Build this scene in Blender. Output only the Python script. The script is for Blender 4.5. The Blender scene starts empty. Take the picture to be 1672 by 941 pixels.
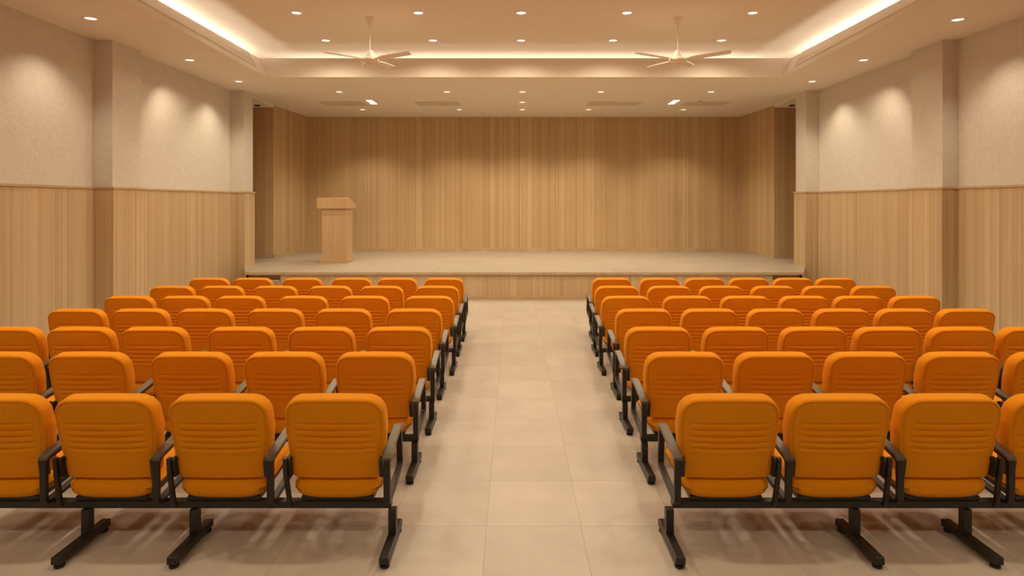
import bpy, bmesh, math, random
from mathutils import Vector, Matrix

random.seed(7)
SC = bpy.context.scene
COL = SC.collection

# ----------------------------------------------------------------- camera model
F, CX, HY, EYE = 1067.0, 838.0, 330.0, 1.90      # focal length in px, vanishing point, eye height
def X(px, d): return (px - CX) * d / F
def Z(py, d): return EYE + (HY - py) * d / F

CEIL = EYE + 2.344        # lower ceiling
LIP = EYE + 2.70          # top of the cove fascia
UP = EYE + 2.82           # upper (tray) ceiling
STAGE = 0.534
RAILZ = 2.12              # top of the wainscot
WARM = (1.0, 0.825, 0.585)

# ----------------------------------------------------------------- materials
def new_mat(name):
    m = bpy.data.materials.new(name); m.use_nodes = True
    nt = m.node_tree
    b = nt.nodes['Principled BSDF']
    return m, nt, b

def N(nt, t, **kw):
    n = nt.nodes.new(t)
    for k, v in kw.items():
        setattr(n, k, v)
    return n

def math_node(nt, op, a, b=None, c=None):
    n = N(nt, 'ShaderNodeMath', operation=op)
    for i, v in enumerate((a, b, c)):
        if v is None: continue
        if isinstance(v, (int, float)): n.inputs[i].default_value = v
        else: nt.links.new(v, n.inputs[i])
    return n.outputs[0]

def plain(name, col, rough=0.5, metal=0.0, spec=0.5, noise=0.0, nscale=20, bump=0.0):
    m, nt, b = new_mat(name)
    b.inputs['Roughness'].default_value = rough
    b.inputs['Metallic'].default_value = metal
    b.inputs['Specular IOR Level'].default_value = spec
    tc = N(nt, 'ShaderNodeTexCoord')
    no = N(nt, 'ShaderNodeTexNoise'); no.inputs['Scale'].default_value = nscale
    no.inputs['Detail'].default_value = 4
    nt.links.new(tc.outputs['Object'], no.inputs['Vector'])
    r = N(nt, 'ShaderNodeValToRGB')
    r.color_ramp.elements[0].position = 0.3; r.color_ramp.elements[1].position = 0.7
    r.color_ramp.elements[0].color = tuple(c * (1 - noise) for c in col) + (1,)
    r.color_ramp.elements[1].color = tuple(min(1, c * (1 + noise)) for c in col) + (1,)
    nt.links.new(no.outputs['Fac'], r.inputs['Fac'])
    nt.links.new(r.outputs['Color'], b.inputs['Base Color'])
    if bump:
        bp = N(nt, 'ShaderNodeBump'); bp.inputs['Strength'].default_value = bump
        bp.inputs['Distance'].default_value = 0.01
        nt.links.new(no.outputs['Fac'], bp.inputs['Height'])
        nt.links.new(bp.outputs['Normal'], b.inputs['Normal'])
    return m

def wood(name, dark, light, plank=0.16, seam=0.6, rough=0.45):
    """vertical laminated boards: tone per board, long thin grain, fine seams"""
    m, nt, b = new_mat(name)
    b.inputs['Roughness'].default_value = rough
    b.inputs['Specular IOR Level'].default_value = 0.3
    g = N(nt, 'ShaderNodeTexCoord')
    sp = N(nt, 'ShaderNodeSeparateXYZ'); nt.links.new(g.outputs['Object'], sp.inputs[0])
    u = math_node(nt, 'ADD', sp.outputs['X'], sp.outputs['Y'])
    # boards of two widths
    t = math_node(nt, 'DIVIDE', u, plank)
    w = math_node(nt, 'MULTIPLY', math_node(nt, 'SINE', math_node(nt, 'MULTIPLY', t, 2.2)), 0.22)
    t2 = math_node(nt, 'ADD', t, w)
    fl = math_node(nt, 'FLOOR', t2)
    fr = math_node(nt, 'FRACT', t2)
    wn = N(nt, 'ShaderNodeTexWhiteNoise', noise_dimensions='1D'); nt.links.new(fl, wn.inputs['W'])
    # strips inside a board
    t3 = math_node(nt, 'FLOOR', math_node(nt, 'DIVIDE', u, plank * 0.29))
    wn2 = N(nt, 'ShaderNodeTexWhiteNoise', noise_dimensions='1D'); nt.links.new(t3, wn2.inputs['W'])
    cm = N(nt, 'ShaderNodeCombineXYZ')
    nt.links.new(math_node(nt, 'MULTIPLY', u, 85.0), cm.inputs[0])
    nt.links.new(math_node(nt, 'MULTIPLY', sp.outputs['Z'], 1.0), cm.inputs[1])
    nt.links.new(math_node(nt, 'MULTIPLY', wn.outputs['Value'], 30.0), cm.inputs[2])
    no = N(nt, 'ShaderNodeTexNoise'); no.inputs['Scale'].default_value = 1.0
    no.inputs['Detail'].default_value = 5; no.inputs['Roughness'].default_value = 0.6
    nt.links.new(cm.outputs[0], no.inputs['Vector'])
    f = math_node(nt, 'ADD', math_node(nt, 'MULTIPLY', wn.outputs['Value'], 0.24),
                  math_node(nt, 'MULTIPLY', wn2.outputs['Value'], 0.22))
    f = math_node(nt, 'ADD', f, math_node(nt, 'MULTIPLY', no.outputs['Fac'], 0.55))
    r = N(nt, 'ShaderNodeValToRGB')
    r.color_ramp.elements[0].position = 0.15; r.color_ramp.elements[0].color = dark + (1,)
    r.color_ramp.elements[1].position = 0.85; r.color_ramp.elements[1].color = light + (1,)
    nt.links.new(f, r.inputs['Fac'])
    ln = math_node(nt, 'LESS_THAN', fr, 0.035)
    # only some of the seams read as open joints
    sel = math_node(nt, 'GREATER_THAN', wn.outputs['Value'], 0.45)
    k = math_node(nt, 'MULTIPLY', math_node(nt, 'MULTIPLY', ln, sel), seam)
    mx = N(nt, 'ShaderNodeMixRGB'); mx.blend_type = 'MULTIPLY'
    nt.links.new(k, mx.inputs['Fac']); nt.links.new(r.outputs['Color'], mx.inputs['Color1'])
    mx.inputs['Color2'].default_value = (0.35, 0.3, 0.25, 1)
    nt.links.new(mx.outputs['Color'], b.inputs['Base Color'])
    return m

def tile(name, a, c, tx, ty, ox, oy, grout, rough=0.35):
    m, nt, b = new_mat(name)
    b.inputs['Specular IOR Level'].default_value = 0.4
    g = N(nt, 'ShaderNodeTexCoord')
    sp = N(nt, 'ShaderNodeSeparateXYZ'); nt.links.new(g.outputs['Object'], sp.inputs[0])
    u = math_node(nt, 'DIVIDE', math_node(nt, 'SUBTRACT', sp.outputs['X'], ox), tx)
    v = math_node(nt, 'DIVIDE', math_node(nt, 'SUBTRACT', sp.outputs['Y'], oy), ty)
    fu, fv = math_node(nt, 'FRACT', u), math_node(nt, 'FRACT', v)
    lu = math_node(nt, 'LESS_THAN', fu, 0.0035 / tx); lv = math_node(nt, 'LESS_THAN', fv, 0.0045 / ty)
    gl = math_node(nt, 'MAXIMUM', lu, lv)
    cm = N(nt, 'ShaderNodeCombineXYZ')
    nt.links.new(math_node(nt, 'FLOOR', u), cm.inputs[0]); nt.links.new(math_node(nt, 'FLOOR', v), cm.inputs[1])
    wn = N(nt, 'ShaderNodeTexWhiteNoise', noise_dimensions='2D'); nt.links.new(cm.outputs[0], wn.inputs['Vector'])
    no = N(nt, 'ShaderNodeTexNoise'); no.inputs['Scale'].default_value = 2.2
    no.inputs['Detail'].default_value = 8; no.inputs['Roughness'].default_value = 0.65
    va = N(nt, 'ShaderNodeVectorMath', operation='ADD')
    nt.links.new(g.outputs['Object'], va.inputs[0])
    sc = N(nt, 'ShaderNodeVectorMath', operation='SCALE'); sc.inputs['Scale'].default_value = 9.0
    nt.links.new(wn.outputs['Color'], sc.inputs[0]); nt.links.new(sc.outputs[0], va.inputs[1])
    nt.links.new(va.outputs[0], no.inputs['Vector'])
    f = math_node(nt, 'ADD', math_node(nt, 'MULTIPLY', no.outputs['Fac'], 0.85),
                  math_node(nt, 'MULTIPLY', wn.outputs['Value'], 0.15))
    r = N(nt, 'ShaderNodeValToRGB')
    r.color_ramp.elements[0].position = 0.3; r.color_ramp.elements[0].color = a + (1,)
    r.color_ramp.elements[1].position = 0.75; r.color_ramp.elements[1].color = c + (1,)
    nt.links.new(f, r.inputs['Fac'])
    mx = N(nt, 'ShaderNodeMixRGB'); nt.links.new(gl, mx.inputs['Fac'])
    nt.links.new(r.outputs['Color'], mx.inputs['Color1']); mx.inputs['Color2'].default_value = grout + (1,)
    nt.links.new(mx.outputs['Color'], b.inputs['Base Color'])
    b.inputs['Roughness'].default_value = rough
    return m

def plaster(name, col):
    m, nt, b = new_mat(name)
    b.inputs['Roughness'].default_value = 0.85
    b.inputs['Specular IOR Level'].default_value = 0.15
    tc = N(nt, 'ShaderNodeTexCoord')
    no = N(nt, 'ShaderNodeTexNoise'); no.inputs['Scale'].default_value = 14
    no.inputs['Detail'].default_value = 6; no.inputs['Roughness'].default_value = 0.7; no.inputs['Distortion'].default_value = 1.5
    nt.links.new(tc.outputs['Object'], no.inputs['Vector'])
    r = N(nt, 'ShaderNodeValToRGB')
    r.color_ramp.elements[0].position = 0.3; r.color_ramp.elements[1].position = 0.7
    r.color_ramp.elements[0].color = tuple(c * 0.90 for c in col) + (1,)
    r.color_ramp.elements[1].color = tuple(min(1, c * 1.06) for c in col) + (1,)
    nt.links.new(no.outputs['Fac'], r.inputs['Fac']); nt.links.new(r.outputs['Color'], b.inputs['Base Color'])
    bp = N(nt, 'ShaderNodeBump'); bp.inputs['Strength'].default_value = 0.5; bp.inputs['Distance'].default_value = 0.01
    nt.links.new(no.outputs['Fac'], bp.inputs['Height']); nt.links.new(bp.outputs['Normal'], b.inputs['Normal'])
    return m

def fabric(name, col):
    m, nt, b = new_mat(name)
    b.inputs['Roughness'].default_value = 0.85
    b.inputs['Specular IOR Level'].default_value = 0.2
    b.inputs['Sheen Weight'].default_value = 0.25
    b.inputs['Sheen Roughness'].default_value = 0.4
    b.inputs['Sheen Tint'].default_value = (1.0, 0.55, 0.15, 1)
    tc = N(nt, 'ShaderNodeTexCoord')
    no = N(nt, 'ShaderNodeTexNoise'); no.inputs['Scale'].default_value = 260; no.inputs['Detail'].default_value = 2
    nt.links.new(tc.outputs['Object'], no.inputs['Vector'])
    r = N(nt, 'ShaderNodeValToRGB')
    r.color_ramp.elements[0].position = 0.3; r.color_ramp.elements[1].position = 0.7
    r.color_ramp.elements[0].color = tuple(c * 0.9 for c in col) + (1,)
    r.color_ramp.elements[1].color = tuple(min(1, c * 1.08) for c in col) + (1,)
    nt.links.new(no.outputs['Fac'], r.inputs['Fac']); nt.links.new(r.outputs['Color'], b.inputs['Base Color'])
    bp = N(nt, 'ShaderNodeBump'); bp.inputs['Strength'].default_value = 0.12; bp.inputs['Distance'].default_value = 0.002
    nt.links.new(no.outputs['Fac'], bp.inputs['Height']); nt.links.new(bp.outputs['Normal'], b.inputs['Normal'])
    return m

def emis(name, col, s):
    m, nt, b = new_mat(name)
    b.inputs['Base Color'].default_value = (0.9, 0.85, 0.75, 1)
    b.inputs['Emission Color'].default_value = col + (1,)
    b.inputs['Emission Strength'].default_value = s
    return m

M_FLOOR = tile('beige_porcelain_floor', (0.43, 0.375, 0.315), (0.55, 0.485, 0.415), 0.553, 0.627, -0.158, 3.825, (0.32, 0.27, 0.22), 0.38)
M_STAGE = tile('stage_stone_floor', (0.37, 0.315, 0.25), (0.46, 0.40, 0.325), 0.9, 0.9, 0.2, 12.67, (0.35, 0.295, 0.235), 0.45)
M_WALL = plaster('cream_textured_plaster', (0.66, 0.625, 0.57))
M_CEIL = plain('matt_ceiling_paint', (0.78, 0.72, 0.64), 0.9, spec=0.1, noise=0.012, nscale=3)
M_WOOD = wood('oak_laminate_boards', (0.43, 0.305, 0.175), (0.66, 0.51, 0.325), 0.14, 0.6)
M_BACK = wood('oak_stage_boards', (0.40, 0.27, 0.14), (0.63, 0.46, 0.265), 0.17, 0.5)
M_LECT = wood('oak_lectern_veneer', (0.47, 0.31, 0.17), (0.62, 0.43, 0.25), 0.11, 0.0)
M_TRIMW = wood('oak_trim', (0.42, 0.30, 0.175), (0.58, 0.44, 0.275), 0.5, 0.0)
M_SKIRT = plain('cream_skirting', (0.66, 0.58, 0.48), 0.5, noise=0.03, nscale=6)
M_ORANGE = fabric('orange_woven_fabric', (0.76, 0.275, 0.003))
M_BLACK = plain('black_powder_coat', (0.014, 0.012, 0.009), 0.42, noise=0.1, nscale=60)
M_PAD = plain('black_plastic_arm_sheen', (0.13, 0.11, 0.082), 0.38, noise=0.08, nscale=40)  # black plastic; base lifted to grey so the colour carries its sheen
M_RUB = plain('black_rubber', (0.015, 0.014, 0.012), 0.7, noise=0.1, nscale=60)
M_WHITE = plain('white_enamel', (0.80, 0.74, 0.66), 0.4, noise=0.01)
M_GRILLE = plain('painted_metal_grille', (0.72, 0.66, 0.57), 0.5, noise=0.01)
M_VENT = plain('ceiling_vent_paint', (0.64, 0.58, 0.50), 0.6, noise=0.02)
M_DARK = plain('dark_void', (0.05, 0.04, 0.03), 0.8, noise=0.05)
M_LENS = emis('downlight_lens_glow', (1.0, 0.90, 0.78), 1.35)
M_LED = emis('led_strip_glow', (1.0, 0.85, 0.66), 2.0)

# ----------------------------------------------------------------- mesh helpers
def link(name, bm, mat, parent=None, smooth=False, angle=None):
    bmesh.ops.recalc_face_normals(bm, faces=bm.faces)
    me = bpy.data.meshes.new(name); bm.to_mesh(me); bm.free()
    me.materials.append(mat)
    if smooth:
        for p in me.polygons: p.use_smooth = True
        if angle is not None:
            try: me.set_sharp_from_angle(angle=angle)
            except Exception: pass
    o = bpy.data.objects.new(name, me); COL.objects.link(o)
    if parent is not None: o.parent = parent
    return o

def box(bm, x0, x1, y0, y1, z0, z1, bev=0.0):
    vs = [bm.verts.new((x, y, z)) for x in (x0, x1) for y in (y0, y1) for z in (z0, z1)]
    fs = [(0, 1, 3, 2), (4, 6, 7, 5), (0, 4, 5, 1), (2, 3, 7, 6), (0, 2, 6, 4), (1, 5, 7, 3)]
    nf = [bm.faces.new([vs[i] for i in f]) for f in fs]
    if bev:
        es = list({e for f in nf for e in f.edges})
        bmesh.ops.bevel(bm, geom=es, offset=bev, segments=2, profile=0.5, affect='EDGES')
    return vs

def prism(bm, pts, z0, z1):
    """polygon in XY extruded in z"""
    a = [bm.verts.new((x, y, z0)) for x, y in pts]; b = [bm.verts.new((x, y, z1)) for x, y in pts]
    bm.faces.new(a); bm.faces.new(b)
    n = len(pts)
    for i in range(n):
        bm.faces.new((a[i], a[(i + 1) % n], b[(i + 1) % n], b[i]))

def prism_x(bm, pts, x0, x1, bev=0.0):
    """polygon in YZ extruded in x"""
    a = [bm.verts.new((x0, y, z)) for y, z in pts]; b = [bm.verts.new((x1, y, z)) for y, z in pts]
    f = [bm.faces.new(a), bm.faces.new(b)]
    n = len(pts)
    for i in range(n):
        f.append(bm.faces.new((a[i], a[(i + 1) % n], b[(i + 1) % n], b[i])))
    if bev:
        es = list({e for q in f for e in q.edges})
        bmesh.ops.bevel(bm, geom=es, offset=bev, segments=2, profile=0.5, affect='EDGES')

def lathe(bm, prof, seg=32, c=(0, 0, 0), cap=True):
    rings = []
    for r, z in prof:
        rings.append([bm.verts.new((c[0] + r * math.cos(2 * math.pi * i / seg), c[1] + r * math.sin(2 * math.pi * i / seg), c[2] + z)) for i in range(seg)])
    for a, b in zip(rings, rings[1:]):
        for i in range(seg):
            bm.faces.new((a[i], a[(i + 1) % seg], b[(i + 1) % seg], b[i]))
    if cap:
        bm.faces.new(rings[0]); bm.faces.new(rings[-1])

def round_path(pts, radii, closed, n=5):
    out = []
    L = len(pts)
    for i, p in enumerate(pts):
        r = radii[i]
        if r <= 0 or (not closed and i in (0, L - 1)):
            out.append(Vector(p)); continue
        p = Vector(p); a = Vector(pts[i - 1]); b = Vector(pts[(i + 1) % L])
        d1 = (a - p); d2 = (b - p)
        r1 = min(r, d1.length * 0.45, d2.length * 0.45)
        s = p + d1.normalized() * r1; e = p + d2.normalized() * r1
        for k in range(n + 1):
            t = k / n
            out.append((1 - t) ** 2 * s + 2 * t * (1 - t) * p + t * t * e)
    return out

def sweep_yz(bm, pts, xc, wx, th, closed=False, bev=0.004):
    """flat bar swept along a path in the YZ plane, wx wide in x, th thick in plane (chamfered section)"""
    n = len(pts); rings = []
    for i, p in enumerate(pts):
        if closed:
            d = pts[(i + 1) % n] - pts[i - 1]
        else:
            d = pts[min(i + 1, n - 1)] - pts[max(i - 1, 0)]
        d = d.normalized(); nn = Vector((-d.y, d.x))
        w = wx(i / (n - 1)) if callable(wx) else wx
        hx, ht = w / 2, th / 2
        sec = [(-hx + bev, -ht), (hx - bev, -ht), (hx, -ht + bev), (hx, ht - bev), (hx - bev, ht), (-hx + bev, ht), (-hx, ht - bev), (-hx, -ht + bev)]
        rings.append([bm.verts.new((xc + sx, p.x + nn.x * st, p.y + nn.y * st)) for sx, st in sec])
    m = 8
    for i in range(n if closed else n - 1):
        a, b = rings[i], rings[(i + 1) % n]
        for k in range(m):
            bm.faces.new((a[k], a[(k + 1) % m], b[(k + 1) % m], b[k]))
    if not closed:
        bm.faces.new(rings[0]); bm.faces.new(rings[-1])

def pad(bm, v0, v1, hw_f, r0, r1, t, re, mapf, nu=30, nv=60, rear=None, bulge=(0.01, 0.01)):
    """upholstered cushion: outline by scanlines from v0 to v1, edge roll re, thickness t.
    mapf(x, v, n) -> xyz ; rear(x, v, d) extra displacement of the n<0 face."""
    vs = []
    na = 16
    for k in range(na):
        a = math.pi / 2 * k / (na - 1)
        vs.append(v0 + r0 * (1 - math.sin(math.pi / 2 - a)) if False else v0 + r0 * (1 - math.cos(a)))
    m0, m1 = v0 + r0, v1 - r1
    for k in range(1, nv):
        vs.append(m0 + (m1 - m0) * k / nv)
    for k in range(na):
        a = math.pi / 2 * k / (na - 1)
        vs.append(v1 - r1 * (1 - math.sin(a)))
    us = []
    for k in range(nu + 1):
        s = -1 + 2 * k / nu
        us.append(math.sin(math.pi / 2 * s) * 0.55 + s * 0.45)
    F_, B_ = [], []
    for v in vs:
        w0 = hw_f(v)
        if v < v0 + r0:
            q = max(0.0, r0 * r0 - (v0 + r0 - v) ** 2); w = w0 - r0 + math.sqrt(q)
        elif v > v1 - r1:
            q = max(0.0, r1 * r1 - (v - v1 + r1) ** 2); w = w0 - r1 + math.sqrt(q)
        else: w = w0
        fr, br = [], []
        for u in us:
            x = u * w
            ax = abs(x)
            d = min(w0 - ax, v - v0, v1 - v)
            for (cv, r, lo) in ((v0 + r0, r0, True), (v1 - r1, r1, False)):
                if ax > w0 - r and ((v < cv) if lo else (v > cv)):
                    d = r - math.hypot(ax - (w0 - r), v - cv)
            d = max(0.0, d)
            if d < re: T = t / 2 - re + math.sqrt(max(0.0, re * re - (re - d) ** 2))
            else: T = t / 2
            mv = (v - v0) / (v1 - v0) * 2 - 1
            bl = (1 - min(1, ax / w0) ** 3) * (1 - abs(mv) ** 3)
            ex = rear(x, v, d) if rear else 0.0
            fr.append(bm.verts.new(mapf(x, v, T + bulge[0] * bl)))
            br.append(bm.verts.new(mapf(x, v, -(T + bulge[1] * bl) + ex)))
        F_.append(fr); B_.append(br)
    nr, nc = len(vs), len(us)
    for G in (F_, B_):
        for i in range(nr - 1):
            for j in range(nc - 1):
                bm.faces.new((G[i][j], G[i][j + 1], G[i + 1][j + 1], G[i + 1][j]))
    for i in range(nr - 1):
        for j in (0, nc - 1):
            bm.faces.new((F_[i][j], B_[i][j], B_[i + 1][j], F_[i + 1][j]))
    for j in range(nc - 1):
        for i in (0, nr - 1):
            bm.faces.new((F_[i][j], B_[i][j], B_[i][j + 1], F_[i][j + 1]))

def struct(name, bm, mat, smooth=False):
    o = link(name, bm, mat, None, smooth); o['kind'] = 'structure'; return o

def sbox(name, mat, *a, bev=0.0):
    bm = bmesh.new(); box(bm, *a, bev=bev); return struct(name, bm, mat)

def tag(o, label, cat, group=None):
    o['label'] = label; o['category'] = cat
    if group: o['group'] = group
    return o

def empty(name, loc, label, cat, group=None, rz=0.0):
    o = bpy.data.objects.new(name, None); COL.objects.link(o)
    o.empty_display_size = 0.1
    o.location = loc; o.rotation_euler = (0, 0, rz)
    return tag(o, label, cat, group)

def copy_tree(o, parent=None):
    c = o.copy(); COL.objects.link(c)
    if parent is not None: c.parent = parent
    for ch in list(o.children): copy_tree(ch, c)
    return c

# ----------------------------------------------------------------- room shell
YB = -3.0            # wall behind the camera
YS = 12.67           # stage front
YC0, YC1 = 13.70, 14.18   # columns at the stage opening
YW = 15.84           # wood return walls on the stage
YE = 18.0            # stage back wall
XL, XR = -6.06, 6.42      # hall side walls (near bays)
XLm, XRm = -5.93, 6.40    # middle bays
XLc, XRc = -5.79, 6.20    # near columns
XLf, XRf = -5.65, 6.135   # columns at the stage
YN0, YN1 = 9.44, 10.16    # near columns

sbox('floor', M_FLOOR, XL - 0.3, XR + 0.3, YB - 0.2, YE + 0.2, -0.15, 0.0)
def hall_side(side, xw, xm, xc, xf):
    s = -1 if side == 'left' else 1
    T = 0.2
    def bay(bm, x, y0, y1, z0, z1):
        a, b = sorted((x, xw + s * T)); box(bm, a, b, y0, y1, z0, z1)
    bm = bmesh.new()
    bay(bm, xw, YB, YN0, RAILZ, CEIL)
    bay(bm, xm, YN1, YC0, RAILZ, CEIL)
    struct('wall_' + side, bm, M_WALL)
    bm = bmesh.new(); bay(bm, xc, YN0, YN1, RAILZ, CEIL); struct('column_' + side, bm, M_WALL)
    bm = bmesh.new(); bay(bm, xf, YC0, YC1, RAILZ, CEIL); struct('column_stage_' + side, bm, M_WALL)
    # wainscot, 30 mm proud of the plaster
    p = -s * 0.03
    bm = bmesh.new()
    bay(bm, xw + p, YB, YN0 - 0.03, 0, RAILZ - 0.03)
    bay(bm, xc + p, YN0 - 0.03, YN1 + 0.03, 0, RAILZ - 0.03)
    bay(bm, xm + p, YN1 + 0.03, YC0 - 0.03, 0, RAILZ - 0.03)
    bay(bm, xf + p, YC0 - 0.03, YC1 + 0.03, 0, RAILZ - 0.03)
    struct('wall_wainscot_' + side, bm, M_WOOD)
    q = -s * 0.045
    bm = bmesh.new()
    bay(bm, xw + q, YB, YN0 - 0.045, RAILZ - 0.03, RAILZ)
    bay(bm, xc + q, YN0 - 0.045, YN1 + 0.045, RAILZ - 0.03, RAILZ)
    bay(bm, xm + q, YN1 + 0.045, YC0 - 0.045, RAILZ - 0.03, RAILZ)
    bay(bm, xf + q, YC0 - 0.045, YC1 + 0.045, RAILZ - 0.03, RAILZ)
    struct('trim_rail_' + side, bm, M_TRIMW)
    bm = bmesh.new()
    r = -s * 0.042
    bay(bm, xw + r, YB, YN0 - 0.042, 0, 0.14)
    bay(bm, xc + r, YN0 - 0.042, YN1 + 0.042, 0, 0.14)
    bay(bm, xm + r, YN1 + 0.042, YC0 - 0.042, 0, 0.14)
    struct('baseboard_' + side, bm, M_SKIRT)
hall_side('left', XL, XLm, XLc, XLf)
hall_side('right', XR, XRm, XRc, XRf)
# rear wall behind the camera: plaster above the same wainscot
sbox('wall_rear', M_WALL, XL - 0.2, XR + 0.2, YB - 0.2, YB, RAILZ, CEIL)
sbox('wall_wainscot_rear', M_WOOD, XL - 0.2, XR + 0.2, YB - 0.2, YB + 0.03, 0, RAILZ)

# stage walls -------------------------------------------------------
SEAM = X(853, YE)
XBL, XBR = X(503, YE), X(1208, YE)
XSL, XSR = X(447, YW), X(1264, YW)
bm = bmesh.new()
box(bm, XBL - 0.4, SEAM - 0.004, YE, YE + 0.15, STAGE, CEIL)
box(bm, SEAM + 0.004, XBR + 0.4, YE, YE + 0.15, STAGE, CEIL)
box(bm, SEAM - 0.02, SEAM + 0.02, YE + 0.02, YE + 0.14, STAGE, CEIL)
struct('wall_stage_back', bm, M_BACK)
bm = bmesh.new(); box(bm, XBL, SEAM - 0.004, YE - 0.015, YE, STAGE, STAGE + 0.09); box(bm, SEAM + 0.004, XBR, YE - 0.015, YE, STAGE, STAGE + 0.09)
struct('baseboard_stage_back', bm, M_TRIMW)
for side, s, xs, xb in (('left', -1, XSL, XBL), ('right', 1, XSR, XBR)):
    bm = bmesh.new()
    prism(bm, [(xs, YW), (xb, YE), (xb + s * 0.5, YE), (xs + s * 1.4, YE), (xs + s * 1.4, YW)], STAGE, CEIL)
    struct('wall_stage_' + side, bm, M_BACK)
    bm = bmesh.new()
    prism(bm, [(xs - s * 0.014, YW - 0.014), (xb - s * 0.014, YE - 0.016), (xb + s * 0.1, YE - 0.016), (xs + s * 0.2, YW + 0.2), (xs + s * 1.3, YW + 0.2), (xs + s * 1.3, YW - 0.014)], STAGE, STAGE + 0.09)
    struct('baseboard_stage_' + side, bm, M_TRIMW)
    xo = xs + s * 1.4
    a, b = sorted((xo, xo + s * 0.15))
    sbox('wall_wing_' + side, M_BACK, a, b, YC1, YW, STAGE, CEIL)
    xf = XLf if side == 'left' else XRf
    a, b = sorted((xf + s * 0.02, xo + s * 0.15))
    sbox('wall_wing_front_' + side, M_BACK, a, b, YC1 - 0.05, YC1 + 0.0, STAGE, CEIL)
    # lower soffit over the wing passage
    xa = xs + s * 0.02
    xin = X(413, 14.2) if side == 'left' else X(1299, 14.2)
    bm = bmesh.new()
    pts = [(xin + s * 0.04, YC1 + 0.001), (xs, YW), (xo, YW), (xo, YC1 + 0.001)]
    prism(bm, pts, CEIL - 0.055, CEIL)
    struct('ceiling_wing_' + side, bm, M_CEIL)

# stage block --------------------------------------------------------
SL, SR = X(400, YS), X(1312, YS)
RL, RR = X(457, YS), X(1262, YS)
bm = bmesh.new()
prism(bm, [(SL, YS), (SR, YS), (XRf - 0.028, YC0 - 0.032), (XRf - 0.028, YC1 - 0.04), (XRf + 1.6, YC1 - 0.04), (XRf + 1.6, YE), (XLf - 1.6, YE), (XLf - 1.6, YC1 - 0.04), (XLf + 0.028, YC1 - 0.04), (XLf + 0.028, YC0 - 0.032)], STAGE - 0.035, STAGE)
struct('floor_stage', bm, M_STAGE)
bm = bmesh.new(); box(bm, SL, SR, YS - 0.012, YS, STAGE - 0.05, STAGE - 0.008, bev=0.004)
struct('trim_stage_nosing', bm, M_TRIMW)
bm = bmesh.new()
box(bm, RL, RR, YS + 0.02, YS + 0.12, 0, STAGE - 0.035)                 # front board
box(bm, RL, RL + 0.05, YS + 0.12, YS + 1.0, 0, STAGE - 0.035)           # cheeks of the stair niches
box(bm, RR - 0.05, RR, YS + 0.12, YS + 1.0, 0, STAGE - 0.035)
box(bm, SL + 0.01, RL, YS + 0.14, YS + 0.2, 0, STAGE - 0.035)
box(bm, RR, SR - 0.01, YS + 0.14, YS + 0.2, 0, STAGE - 0.035)
prism(bm, [(SL + 0.002, YS + 0.012), (SL + 0.02, YS + 0.012), (XLf + 0.05, YC0 - 0.033), (XLf - 0.0, YC0 - 0.033)], 0, STAGE - 0.035)   # stage ends, running back to the columns
prism(bm, [(SR - 0.002, YS + 0.012), (SR - 0.02, YS + 0.012), (XRf - 0.05, YC0 - 0.033), (XRf + 0.0, YC0 - 0.033)], 0, STAGE - 0.035)
struct('wall_stage_front', bm, M_WOOD)
bm = bmesh.new(); box(bm, RL, RR, YS + 0.008, YS + 0.02, 0, 0.06); struct('baseboard_stage_front', bm, M_TRIMW)
for nm, a, b, where in (('left', SL + 0.03, RL, 'left'), ('right', RR, SR - 0.03, 'right')):
    e = empty('stage_step', ((a + b) / 2, YS + 0.3, 0), 'short flight of pale steps in the niche at the %s end of the stage front' % where, 'steps', 'steps at the stage ends')
    w = (b - a) / 2 - 0.004
    bm = bmesh.new(); box(bm, -w, w, -0.66, -0.165, 0, 0.175); box(bm, -w, w, -0.38, -0.165, 0.175, 0.36); link('riser', bm, M_WOOD, e)
    bm = bmesh.new(); box(bm, -w, w, -0.67, -0.382, 0.175, 0.20, bev=0.004); link('tread', bm, M_STAGE, e)
    bm = bmesh.new(); box(bm, -w, w, -0.395, -0.165, 0.36, 0.385, bev=0.004); link('tread', bm, M_STAGE, e)

# ceiling ------------------------------------------------------------
YT = 12.26           # far edge of the tray
YT0 = -1.6           # near edge (behind the camera)
def lipx(side, y):
    return (-4.63 + 0.0278 * (12.26 - y)) if side < 0 else (5.07 - 0.0406 * (12.26 - y))
LLf, LLn, LRf, LRn = lipx(-1, YT), lipx(-1, YT0), lipx(1, YT), lipx(1, YT0)
CLx, CRx = -4.78, 5.22     # top of the cove fascia
bm = bmesh.new()
ox0, ox1, oy0, oy1 = XL - 1.8, XR + 1.8, YB - 0.2, YE + 0.15
outer = [(ox0, oy0), (ox1, oy0), (ox1, oy1), (ox0, oy1)]
inner = [(LLn, YT0), (LRn, YT0), (LRf, YT), (LLf, YT)]
for z in (CEIL, CEIL + 0.06):
    o_ = [bm.verts.new((x, y, z)) for x, y in outer]; i_ = [bm.verts.new((x, y, z)) for x, y in inner]
    for k in range(4):
        bm.faces.new((o_[k], o_[(k + 1) % 4], i_[(k + 1) % 4], i_[k]))
    if z == CEIL: A = (o_, i_)
    else:
        for P, Q in zip(A, (o_, i_)):
            for k in range(4):
                bm.faces.new((P[k], P[(k + 1) % 4], Q[(k + 1) % 4], Q[k]))
struct('ceiling', bm, M_CEIL)
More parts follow.
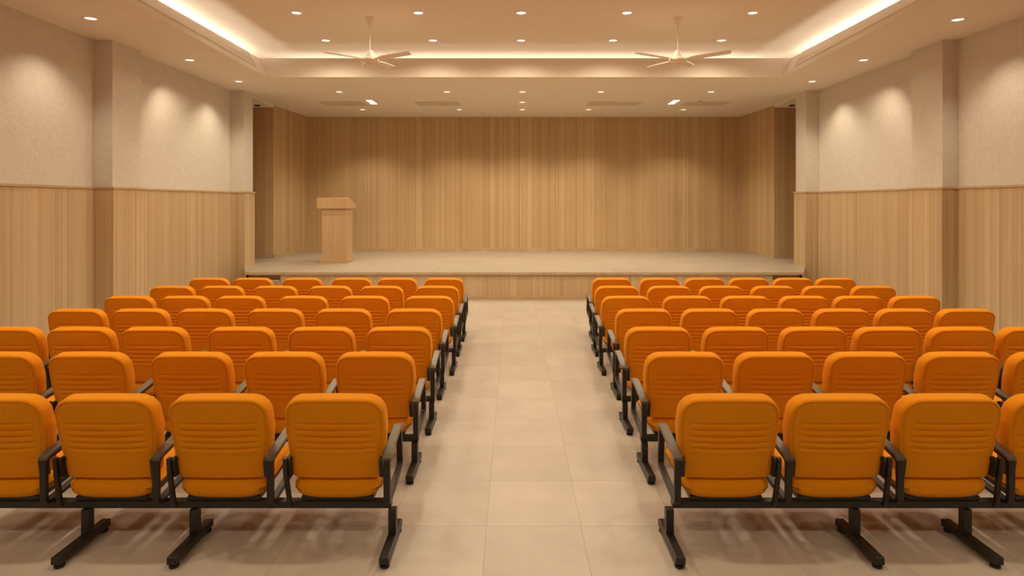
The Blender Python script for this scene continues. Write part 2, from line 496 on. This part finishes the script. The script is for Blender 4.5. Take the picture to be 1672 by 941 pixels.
# cove fascia: sloped on the long sides, upright at the ends
def quadstrip(bm, secs):
    """secs: list of cross-sections (lists of xyz) joined lengthwise, closed section"""
    rings = [[bm.verts.new(p) for p in s] for s in secs]
    n = len(rings[0])
    for a, b in zip(rings, rings[1:]):
        for k in range(n):
            bm.faces.new((a[k], a[(k + 1) % n], b[(k + 1) % n], b[k]))
    bm.faces.new(rings[0]); bm.faces.new(rings[-1])
L0 = CEIL + 0.06
for nm, s, cx in (('left', -1, CLx), ('right', 1, CRx)):
    bm = bmesh.new()
    secs = []
    for y in (YT0, YT):
        xl = lipx(s, y)
        secs.append([(xl, y, L0), (xl + s * 0.02, y, L0 + 0.03), (cx, y, LIP), (cx + s * 0.04, y, LIP), (xl + s * 0.07, y, L0)])
    quadstrip(bm, secs)
    struct('trim_cove_' + nm, bm, M_CEIL)
bm = bmesh.new(); box(bm, LLf - 0.4, LRf + 0.4, YT, YT + 0.04, L0, LIP); struct('trim_cove_far', bm, M_CEIL)
bm = bmesh.new(); box(bm, LLn - 0.6, LRn + 0.6, YT0 - 0.04, YT0, L0, LIP); struct('trim_cove_near', bm, M_CEIL)
CD = 1.05
sbox('ceiling_tray', M_CEIL, CLx - CD, CRx + CD, YT0 - CD, YT + CD, UP, UP + 0.08)
bm = bmesh.new()
box(bm, CLx - CD - 0.05, CLx - CD, YT0 - CD, YT + CD, L0, UP)
box(bm, CRx + CD, CRx + CD + 0.05, YT0 - CD, YT + CD, L0, UP)
box(bm, CLx - CD, CRx + CD, YT + CD, YT + CD + 0.05, L0, UP)
box(bm, CLx - CD, CRx + CD, YT0 - CD - 0.05, YT0 - CD, L0, UP)
struct('ceiling_cove_back', bm, M_CEIL)

# ----------------------------------------------------------------- lamps
def spot(loc, energy, ang, blend, radius, col=WARM, rot=(0, 0, 0), name='downlight_lamp'):
    l = bpy.data.lights.new(name, 'SPOT'); l.energy = energy; l.spot_size = math.radians(ang); l.spot_blend = blend
    l.shadow_soft_size = radius; l.color = col
    o = bpy.data.objects.new(name, l); COL.objects.link(o); o.location = loc; o.rotation_euler = rot
    return o
def strip(loc, lx, ly, energy, rot, col=(1.0, 0.91, 0.78)):
    l = bpy.data.lights.new('cove_lamp', 'AREA'); l.shape = 'RECTANGLE'; l.size = lx; l.size_y = ly; l.energy = energy; l.color = col
    o = bpy.data.objects.new('cove_lamp', l); COL.objects.link(o); o.location = loc; o.rotation_euler = rot
    return o

E_TRAY, E_STAGE, E_SIDE, E_COVE, E_FARCOVE, E_SPOT = 90.0, 80.0, 64.0, 18.0, 4.0, 52.0

# downlight: trim ring and glowing lens
bm = bmesh.new()
lathe(bm, [(0.068, 0.0), (0.074, -0.006), (0.090, -0.008), (0.097, -0.004), (0.098, 0.0)], 40, cap=False)
RING = bm
proto = empty('downlight', (0, 0, 0), '', 'ceiling light', 'recessed downlights')
link('trim_ring', RING, M_WHITE, proto, True)
bm = bmesh.new(); lathe(bm, [(0.001, -0.0045), (0.05, -0.004), (0.0675, -0.002), (0.068, 0.0)], 40); link('lens', bm, M_LENS, proto, True)
used = [False]
def downlight(x, y, z, label, group):
    if not used[0]: o = proto; used[0] = True
    else: o = copy_tree(proto)
    o.location = (x, y, z); o['label'] = label; o['group'] = group
    return o
POS5 = ['leftmost', 'second from the left', 'middle one', 'fourth from the left', 'rightmost']
def on_lower(px, py): d = F * (CEIL - EYE) / (HY - py); return X(px, d), d
def on_upper(px, py): d = F * (UP - EYE) / (HY - py); return X(px, d), d
for row, (py, pxs) in enumerate(((21, (484, 683, 851, 1024, 1229)), (66, (532, 707, 851, 1001, 1178)))):
    for i, px in enumerate(pxs):
        x, y = on_upper(px, py)
        downlight(x, y, UP, 'round downlight in the raised ceiling, %s of the %s row' % (POS5[i], ('nearer', 'farther')[row]), 'downlights in the raised ceiling')
        spot((x, y, UP - 0.03), E_TRAY, 162, 0.7, 0.05)
for r, y in enumerate((7.6, 5.8, 4.0, 0.2)):  # unseen rows, added for the light they throw on the seating
    for i, x in enumerate((-3.2, 0.15, 3.5)):
        downlight(x, y, UP, 'round recessed downlight added to the raised ceiling, beyond the top of the picture', 'added downlights above the seating')
        spot((x, y, UP - 0.03), E_TRAY * (1.25, 1.3, 1.5, 2.0)[r], 145, 0.9, 0.08)
for side, pts in (('left', ((148, 30), (310, 98), (390, 133))), ('right', ((1564, 32), (1410, 98), (1326, 133)))):
    for i, (px, py) in enumerate(pts):
        x, y = on_lower(px, py)
        downlight(x, y, CEIL, 'round downlight in the low ceiling beside the %s wall, %s' % (side, ('nearest the camera', 'middle of three', 'farthest of three')[i]), 'downlights along the side walls')
        spot((x, y, CEIL - 0.02), E_SIDE * 0.95, 116, 0.7, 0.02, rot=(math.radians(20 if i == 1 else 0), 0, 0))
for side, x in (('left', -5.28), ('right', 5.68)):  # further side downlights out of view, added to light the hall
    for k, y in enumerate((5.6, 3.0, 0.4)):
        downlight(x, y, CEIL, 'added round downlight beside the %s wall, beyond the top of the picture' % side, 'downlights along the side walls')
        spot((x, y, CEIL - 0.02), E_SIDE, 114, 0.5, 0.02)
for i, px in enumerate((554, 730, 853, 981, 1161)):
    x, y = on_lower(px, 150)
    downlight(x, y, CEIL, 'round downlight in the row over the stage front, %s' % POS5[i], 'downlights over the stage front')
    spot((x, y, CEIL - 0.02), E_STAGE * 1.1, 165, 0.5, 0.04)
x, y = on_lower(853, 167)
downlight(x, y, CEIL, 'lone round recessed downlight at the centre between the two stage rows', 'downlights over the stage'); spot((x, y, CEIL - 0.02), E_STAGE * 0.8, 120, 0.8, 0.04)
for i, px in enumerate((592, 750, 853, 961, 1116)):
    x, y = on_lower(px, 179)
    downlight(x, y, CEIL, 'round downlight in the row by the stage back wall, %s' % POS5[i], 'downlights by the stage back wall')
    spot((x, y, CEIL - 0.02), E_STAGE * 1.5, 113, 0.6, 0.03)

# twin square spot fixtures over the stage
for px, where in ((607, 'left'), (1100, 'right')):
    x = X(px, 15.3)
    e = empty('twin_spotlight', (x, 15.3, CEIL), 'recessed twin square spotlight in the stage ceiling on the %s' % where, 'ceiling light', 'twin spotlights over the stage')
    bm = bmesh.new()
    for (a, b, c, d) in ((-0.10, 0.10, -0.36, -0.33), (-0.10, 0.10, -0.012, 0.012), (-0.10, 0.10, 0.33, 0.36), (-0.10, -0.078, -0.36, 0.36), (0.078, 0.10, -0.36, 0.36)):
        box(bm, a, b, c, d, -0.008, 0.0)
    link('frame', bm, M_WHITE, e)
    for c, d in ((-0.33, -0.012), (0.012, 0.33)):
        bm = bmesh.new(); box(bm, -0.078, 0.078, c, d, -0.006, -0.001); link('lens', bm, M_LENS, e)
    for dy in (-0.17, 0.17):
        spot((x, 15.3 + dy, CEIL - 0.03), E_SPOT, 110, 0.8, 0.05)

# flush air diffusers
for (p0, p1), lab in (((523, 593), 'far left of the stage ceiling, beside a twin spotlight'), ((678, 749), 'left of the stage centre'), ((961, 1047), 'right of the stage centre'), ((1118, 1191), 'far right of the stage ceiling, beside a twin spotlight')):
    y0, y1 = 15.25, 15.85
    x0, x1 = X(p0, 15.4), X(p1, 15.4)
    e = empty('air_diffuser', ((x0 + x1) / 2, (y0 + y1) / 2, CEIL), 'flush rectangular air diffuser at the ' + lab, 'air vent', 'air diffusers in the stage ceiling')
    w, h = (x1 - x0) / 2, (y1 - y0) / 2
    bm = bmesh.new()
    box(bm, -w, w, -h, -h + 0.04, -0.008, 0); box(bm, -w, w, h - 0.04, h, -0.008, 0)
    box(bm, -w, -w + 0.04, -h + 0.04, h - 0.04, -0.008, 0); box(bm, w - 0.04, w, -h + 0.04, h - 0.04, -0.008, 0)
    link('frame', bm, M_VENT, e)
    bm = bmesh.new(); n = 9
    for k in range(n):
        yy = -h + 0.05 + (2 * h - 0.1) * (k + 0.5) / n
        vs = box(bm, -w + 0.041, w - 0.041, yy - 0.024, yy + 0.020, -0.0065, -0.0015)
    link('louvres', bm, M_VENT, e)
# smoke detectors
for px, where in ((572, 'left'), (1143, 'right')):
    x, y = on_lower(px, 165)
    e = empty('smoke_detector', (x, y, CEIL), 'small round smoke detector on the stage ceiling, above the %s outer air diffuser' % where, 'smoke detector', 'smoke detectors')
    bm = bmesh.new(); lathe(bm, [(0.06, 0.0), (0.06, -0.012), (0.052, -0.018)], 24); link('base', bm, M_VENT, e, True, 0.6)
    bm = bmesh.new(); lathe(bm, [(0.045, -0.018), (0.042, -0.03), (0.02, -0.036)], 24); link('sensor_cap', bm, M_VENT, e, True, 0.6)
# dark sensor in each wing soffit
for px, where in ((420, 'left'), (1293, 'right')):
    d = F * (CEIL - 0.055 - EYE) / (HY - 171.5); d = min(d, YW - 0.12)
    e = empty('ceiling_sensor', (X(px, d), d, CEIL - 0.055), 'dark round sensor on the lowered soffit of the %s stage wing' % where, 'sensor', 'sensors in the stage wings')
    bm = bmesh.new(); lathe(bm, [(0.07, 0.0), (0.068, -0.02), (0.04, -0.034)], 24); link('dome', bm, M_DARK, e, True, 0.6)

# cove LED strips
def led(name, cx, cy, lx, ly, label, energy, rot):
    e = empty(name, (cx, cy, L0), label, 'light strip', 'light strips in the ceiling cove')
    bm = bmesh.new(); box(bm, -lx / 2, lx / 2, -ly / 2, ly / 2, 0, 0.09); link('channel', bm, M_WHITE, e)
    bm = bmesh.new(); box(bm, -lx / 2 + 0.01, lx / 2 - 0.01, -ly / 2 + 0.01, ly / 2 - 0.01, 0.09, 0.10); link('diffuser', bm, M_LED, e)
    strip((cx, cy, L0 + 0.150), max(0.03, lx - 0.02), max(0.03, ly - 0.02), energy * max(lx, ly), rot)
LEN = YT - YT0
ROT = (0, math.radians(-(90 + 22)), 0)
led('cove_light_strip', CLx - 0.90, (YT + YT0) / 2, 0.06, LEN - 0.1, 'warm light strip hidden in the left ceiling cove', E_COVE, ROT)
led('cove_light_strip', CRx + 0.90, (YT + YT0) / 2, 0.06, LEN - 0.1, 'warm light strip hidden in the right ceiling cove', E_COVE, (0, math.radians(90 + 22), 0))
led('cove_light_strip', (CLx + CRx) / 2, YT + 0.90, CRx - CLx - 0.6, 0.06, 'warm light strip hidden in the ceiling cove nearest the stage', E_FARCOVE, (math.radians(90 + 22), 0, math.pi) if False else (math.radians(-(90 + 22)), 0, 0))

# long air grilles on the sloped cove faces
for s, cx, where in ((-1, CLx, 'left'), (1, CRx, 'right')):
    y0, y1 = 2.0, 11.75
    def fp(y, t, off):
        xl = lipx(s, y) + s * 0.02; zl = L0 + 0.03
        x = xl + (cx - xl) * t; z = zl + (LIP - zl) * t
        n = Vector((-s * (LIP - zl), 0, abs(cx - xl))).normalized()
        return (x + n.x * off, y, z + n.z * off)
    e = empty('linear_air_grille', (lipx(s, 6.9), 6.9, L0), 'long linear air grille on the %s side of the raised ceiling' % where, 'air vent', 'linear air grilles')
    inv = Vector(e.location)
    def bar(bm, t0, t1, o0, o1, ya, yb):
        secs = []
        for y in (ya, yb):
            secs.append([tuple(Vector(fp(y, t, o)) - inv) for t, o in ((t0, o0), (t1, o0), (t1, o1), (t0, o1))])
        quadstrip(bm, secs)
    bm = bmesh.new()
    bar(bm, 0.0, 0.12, 0.0, 0.022, y0, y1); bar(bm, 0.90, 0.97, 0.0, 0.022, y0, y1)
    bar(bm, 0.13, 0.90, 0.0, 0.022, y0, y0 + 0.03); bar(bm, 0.13, 0.90, 0.0, 0.022, y1 - 0.03, y1)
    link('frame', bm, M_GRILLE, e)
    bm = bmesh.new()
    for k in range(6):
        t = 0.13 + 0.77 * k / 6
        bar(bm, t + 0.020, t + 0.105, 0.002, 0.016, y0 + 0.03, y1 - 0.03)
    link('louvres', bm, M_GRILLE, e)
    bm = bmesh.new(); bar(bm, 0.12, 0.90, 0.0, 0.0015, y0 + 0.03, y1 - 0.03); link('backing', bm, M_SKIRT, e)

# ----------------------------------------------------------------- ceiling fans
def fan(px, hub_px, angs, label):
    d = F * (UP - EYE) / (HY - 29)
    e = empty('ceiling_fan', (X(px, d), d, UP), label, 'ceiling fan', 'ceiling fans')
    bm = bmesh.new(); lathe(bm, [(0.075, 0.0), (0.075, -0.012), (0.062, -0.03), (0.036, -0.10), (0.026, -0.112)], 32); link('canopy', bm, M_WHITE, e, True, 0.7)
    bm = bmesh.new(); lathe(bm, [(0.0095, -0.11), (0.0095, -0.50)], 16); link('downrod', bm, M_WHITE, e, True, 0.7)
    bm = bmesh.new(); lathe(bm, [(0.022, -0.495), (0.045, -0.505), (0.060, -0.54), (0.066, -0.585), (0.066, -0.60), (0.058, -0.604)], 32); link('motor_cover', bm, M_WHITE, e, True, 0.7)
    bm = bmesh.new(); lathe(bm, [(0.05, -0.604), (0.05, -0.612), (0.115, -0.618), (0.135, -0.635), (0.135, -0.655), (0.115, -0.675), (0.06, -0.688), (0.02, -0.692)], 40)
    mo = link('motor', bm, M_WHITE, e, True, 0.7)
    bm = bmesh.new(); lathe(bm, [(0.03, -0.692), (0.026, -0.704), (0.008, -0.708)], 24); link('cap', bm, M_WHITE, mo, True, 0.7)
    for a, rl in angs:
        bm = bmesh.new()
        # blade along +x: neck, widening, slanted tip; pitched
        prof = [(0.12, 0.030), (0.17, 0.030), (0.22, 0.058), (0.32, 0.066), (rl - 0.06, 0.060), (rl, 0.050)]
        th, pit = 0.012, math.radians(-9)
        top, bot = [], []
        for sgn, arr in ((1, top), (-1, bot)):
            for x_, w in prof:
                row = []
                for q in (-1, 1):
                    yy = q * w
                    xx = x_ + (0.0 if x_ < rl - 0.01 else -0.035 * (q + 1) / 2)
                    row.append(bm.verts.new((xx, yy * math.cos(pit), -0.640 + yy * math.sin(pit) + sgn * th / 2 + 0.02 * (x_ - 0.12))))
                arr.append(row)
        for arr in (top, bot):
            for r0, r1 in zip(arr, arr[1:]): bm.faces.new((r0[0], r0[1], r1[1], r1[0]))
        for q in (0, 1):
            for k in range(len(prof) - 1): bm.faces.new((top[k][q], top[k + 1][q], bot[k + 1][q], bot[k][q]))
        for k in (0, -1): bm.faces.new((top[k][0], top[k][1], bot[k][1], bot[k][0]))
        b = link('blade', bm, M_WHITE, e)
        b.rotation_euler = (0, 0, math.radians(a))
fan(604, 604, ((217, 0.76), (330, 0.80), (70, 0.66), (110, 0.66)), 'white ceiling fan hanging left of the centre line')
fan(1107, 1107, ((208, 0.80), (325, 0.82), (57, 0.66), (118, 0.70)), 'white ceiling fan hanging right of the centre line')

# ----------------------------------------------------------------- lectern
LY = 14.57
e = empty('lectern', (X(545, LY), LY + 0.3, STAGE), 'oak veneer lectern with a sloped top standing on the left of the stage', 'lectern')
lx = e.location.x; ly = e.location.y
def rel(px): return X(px, LY) - lx
bm = bmesh.new(); box(bm, rel(522), rel(568.3), -0.30, 0.28, 0.0, 0.088, bev=0.005); link('plinth', bm, M_LECT, e)
bm = bmesh.new(); box(bm, rel(524.8), rel(566.3), -0.262, 0.22, 0.088, 1.218, bev=0.004); link('body', bm, M_LECT, e)
bm = bmesh.new(); prism_x(bm, [(-0.31, 1.218), (-0.31, 1.452), (-0.25, 1.458), (0.34, 1.31), (0.34, 1.218)], rel(517.2), rel(570), bev=0.004); link('reading_top', bm, M_LECT, e)

# ----------------------------------------------------------------- auditorium chairs
BT, BB = 0.840, 0.372     # top and bottom of the backrest
PIV = 0.0
LEAN = 0.095
def back_map(x, v, n):
    f = (BT - v) / (BT - BB)                # 0 at the top, 1 at the bottom
    y = 0.046 + LEAN * f + 0.012 * math.sin(math.pi * f)
    y -= 0.018 * (x / 0.27) ** 2 * -1       # wings curve forward
    z = v - 0.010 * (x / 0.27) ** 2 * (1 - f) ** 2
    return (x, y + n, z + n * LEAN / (BT - BB) * 0.8)
def back_hw(v):
    f = (v - BB) / (BT - BB)
    return 0.243 + 0.034 * min(1.0, f / 0.6) ** 0.8 - 0.010 * max(0.0, (f - 0.6) / 0.4) ** 1.5
def back_rear(x, v, d):
    e_ = 0.0
    for q in (0.700, 0.660, 0.622, 0.587, 0.552):
        fade = max(0.0, 1 - (abs(x) / 0.225) ** 6)
        e_ += 0.0085 * fade * math.exp(-((v - q) / 0.0055) ** 2)
        e_ -= 0.0035 * fade * math.exp(-((v - q + 0.016) / 0.012) ** 2)
    if v > 0.46: e_ += 0.0080 * math.exp(-((d - 0.020) / 0.0032) ** 2) - 0.0025 * math.exp(-((d - 0.010) / 0.004) ** 2)
    return e_
def make_chair(side, both):
    """side +1: full armrest on the +x side (left block), -1: on the -x side (right block)"""
    e = empty('auditorium_chair', (0, 0, 0), '', 'chair')
    bm = bmesh.new()
    pad(bm, BB, BT, back_hw, 0.030, 0.088, 0.092, 0.015, back_map, nu=60, nv=110, rear=back_rear, bulge=(0.006, 0.012))
    link('backrest', bm, M_ORANGE, e, True)
    bm = bmesh.new()
    def seat_map(x, v, n):
        k = (v - 0.10) / 0.5
        drop = 0.035 * max(0.0, (k - 0.75) / 0.25) ** 2
        edge = 0.042 * (abs(x) / 0.25) ** 4 * (1 if n < 0 else -0.3)
        return (x, v, 0.304 + 0.050 * k - drop + n + edge)
    pad(bm, 0.095, 0.60, lambda v: 0.243, 0.055, 0.09, 0.112, 0.045, seat_map, nu=26, nv=22, bulge=(0.012, 0.012))
    link('seat', bm, M_ORANGE, e, True)
    bm = bmesh.new()
    prism_x(bm, [(0.114, 0.2385), (0.17, 0.2385), (0.50, 0.272), (0.50, 0.290), (0.15, 0.262), (0.114, 0.262)], -0.20, 0.20)
    link('seat_pan', bm, M_BLACK, e)
    def loop(xc):
        bm = bmesh.new()
        pts = [(0.036, 0.255), (0.030, 0.498), (0.40, 0.560), (0.445, 0.307)]
        path = round_path(pts, [0.04, 0.035, 0.04, 0.05], True)
        sweep_yz(bm, path, xc, 0.036, 0.028, closed=True)
        a = link('armrest', bm, M_BLACK, e, True, 0.6)
        bm = bmesh.new()
        p2 = round_path([(0.022, 0.503), (0.05, 0.517), (0.36, 0.570), (0.415, 0.558)], [0, 0.02, 0.03, 0], False)
        sweep_yz(bm, p2, xc, 0.050, 0.020)
        link('arm_pad', bm, M_PAD, a, True, 0.6)
    def bracket(xs, s):
        bm = bmesh.new()
        path = round_path([(0.050, 0.500), (0.058, 0.36), (0.040, 0.265), (0.046, 0.240)], [0, 0.05, 0.05, 0], False)
        # strap leans inward towards the beam
        n0 = len(bm.verts)
        sweep_yz(bm, path, xs, 0.022, 0.030)
        bm.verts.ensure_lookup_table()
        for v in bm.verts: v.co.x -= s * 0.045 * max(0.0, (0.42 - v.co.z) / 0.22) ** 1.3
        link('side_strap', bm, M_BLACK, e, True, 0.6)
    def plate(s):
        bm = bmesh.new()
        pts = [(0.058, 0.492), (0.050, 0.482), (0.066, 0.392), (0.075, 0.384), (0.125, 0.384), (0.108, 0.492)]
        prism_x(bm, pts, *(sorted((s * 0.243, s * 0.266))), bev=0.003)
        link('back_bracket', bm, M_BLACK, e)
    for s in (-1, 1):
        plate(s)
        if s == side or both: loop(s * 0.292)
        if s != side: bracket(s * 0.268, s)
    return e

protos = {}
def chair(side, both):
    if (side, both) not in protos:
        protos[(side, both)] = make_chair(side, both); return protos[(side, both)]
    return copy_tree(protos[(side, both)])

ROWN = ['nearest row', 'second row from the camera', 'third row from the camera', 'fourth row from the camera', 'third row from the stage', 'second row from the stage', 'row nearest the stage']
SEATN = ['first', 'second', 'third', 'fourth', 'fifth', 'sixth']
ROWTOP = [645, 575, 533.5, 503.5, 482.5, 466, 453]
LEFT = [
    [545, 355, 169, -14],
    [611, 461.5, 308.5, 141, -8],
    [650, 523, 391, 248.5, 128, 10],
    [675, 559, 447, 332, 226, 122],
    [700, 594, 493, 390, 298.5, 208.5],
    [713, 622, 537.5, 447.5, 360, 279],
    [724.5, 648, 573, 492.5, 411, 340],
]
RIGHT = [
    [1193, 1374, 1555.5, 1736],
    [1119.5, 1268.5, 1419, 1572, 1720],
    [1076, 1204, 1331, 1453, 1574, 1690],
    [1052, 1160, 1268.5, 1377, 1480, 1581],
    [1023, 1124, 1219, 1315, 1404, 1497],
    [1008, 1094, 1179, 1264, 1348, 1428.5],
    [999.5, 1078, 1151.5, 1224, 1296.5, 1366],
]
def beam(x0, x1, y, legs, label):
    e = empty('seating_frame', ((x0 + x1) / 2, y, 0), label, 'seating frame', 'frames carrying the chair rows')
    cx = e.location.x
    bm = bmesh.new(); box(bm, x0 - cx, x1 - cx, 0.100, 0.155, 0.200, 0.238, bev=0.004); link('rail', bm, M_BLACK, e)
    for lx in legs:
        x = lx - cx
        bm = bmesh.new()
        box(bm, x - 0.021, x + 0.021, 0.082, 0.130, 0.05, 0.200)
        box(bm, x - 0.026, x + 0.026, -0.15, 0.275, 0.022, 0.062, bev=0.005)
        l = link('leg', bm, M_BLACK, e)
        for yy in (-0.12, 0.245):
            bm = bmesh.new(); lathe(bm, [(0.024, 0.0), (0.026, 0.004), (0.024, 0.013), (0.010, 0.015), (0.010, 0.022)], 20, c=(x, yy, 0)); link('foot_pad', bm, M_RUB, l, True, 0.6)
for side, rows, word in ((1, LEFT, 'left'), (-1, RIGHT, 'right')):
    for r, pxs in enumerate(rows):
        d = F * (EYE - 0.86) / (ROWTOP[r] - HY)
        xs = [X(p, d + 0.04) for p in pxs]
        for i, x in enumerate(xs):
            last = (i == 5)
            c = chair(side, last)
            c.location = (x, d, 0)
            if i == 0: lab = 'orange padded chair at the aisle end of the %s, %s block' % (ROWN[r], word)
            elif i == len(xs) - 1 and i == 5: lab = 'orange padded chair at the wall end of the %s, %s block' % (ROWN[r], word)
            else: lab = 'orange padded chair, %s from the aisle in the %s, %s block' % (SEATN[i], ROWN[r], word)
            c['label'] = lab; c['category'] = 'chair'; c['group'] = '%s, %s block of chairs' % (ROWN[r], word)
        if r == 0:
            legs = [X(p, d + 0.1) for p in ((641, 318, 142) if side == 1 else (1093, 1396, 1577))]
        else:
            legs = [xs[0] + side * 0.275, (xs[2] + xs[3]) / 2, xs[-1] - side * 0.1]
        e0, e1 = xs[0] + side * 0.30, xs[-1] - side * 0.30
        beam(min(e0, e1), max(e0, e1), d, legs, 'black steel beam on T shaped legs carrying the %s, %s block' % (ROWN[r], word))

# ----------------------------------------------------------------- world, camera, view
w = bpy.data.worlds.new('hall_world'); SC.world = w; w.use_nodes = True
w.node_tree.nodes['Background'].inputs['Color'].default_value = (1.0, 0.8, 0.6, 1)
w.node_tree.nodes['Background'].inputs['Strength'].default_value = 0.02
cam = bpy.data.cameras.new('camera'); co = bpy.data.objects.new('camera', cam); COL.objects.link(co)
co.location = (0, 0, EYE); co.rotation_euler = (math.pi / 2, 0, 0)
cam.sensor_width = 36; cam.lens = F / 1672 * 36
cam.shift_x = (836 - CX) / 1672; cam.shift_y = -(470.5 - HY) / 1672
cam.clip_start = 0.05; cam.clip_end = 100
SC.camera = co
SC.view_settings.view_transform = 'Standard'; SC.view_settings.look = 'None'
SC.view_settings.gamma = 1.0; SC.view_settings.use_curve_mapping = False
SC.view_settings.exposure = 0.0
SC.cycles.use_denoising = True
SC.cycles.max_bounces = 10; SC.cycles.diffuse_bounces = 6
SC.cycles.sample_clamp_indirect = 6.0
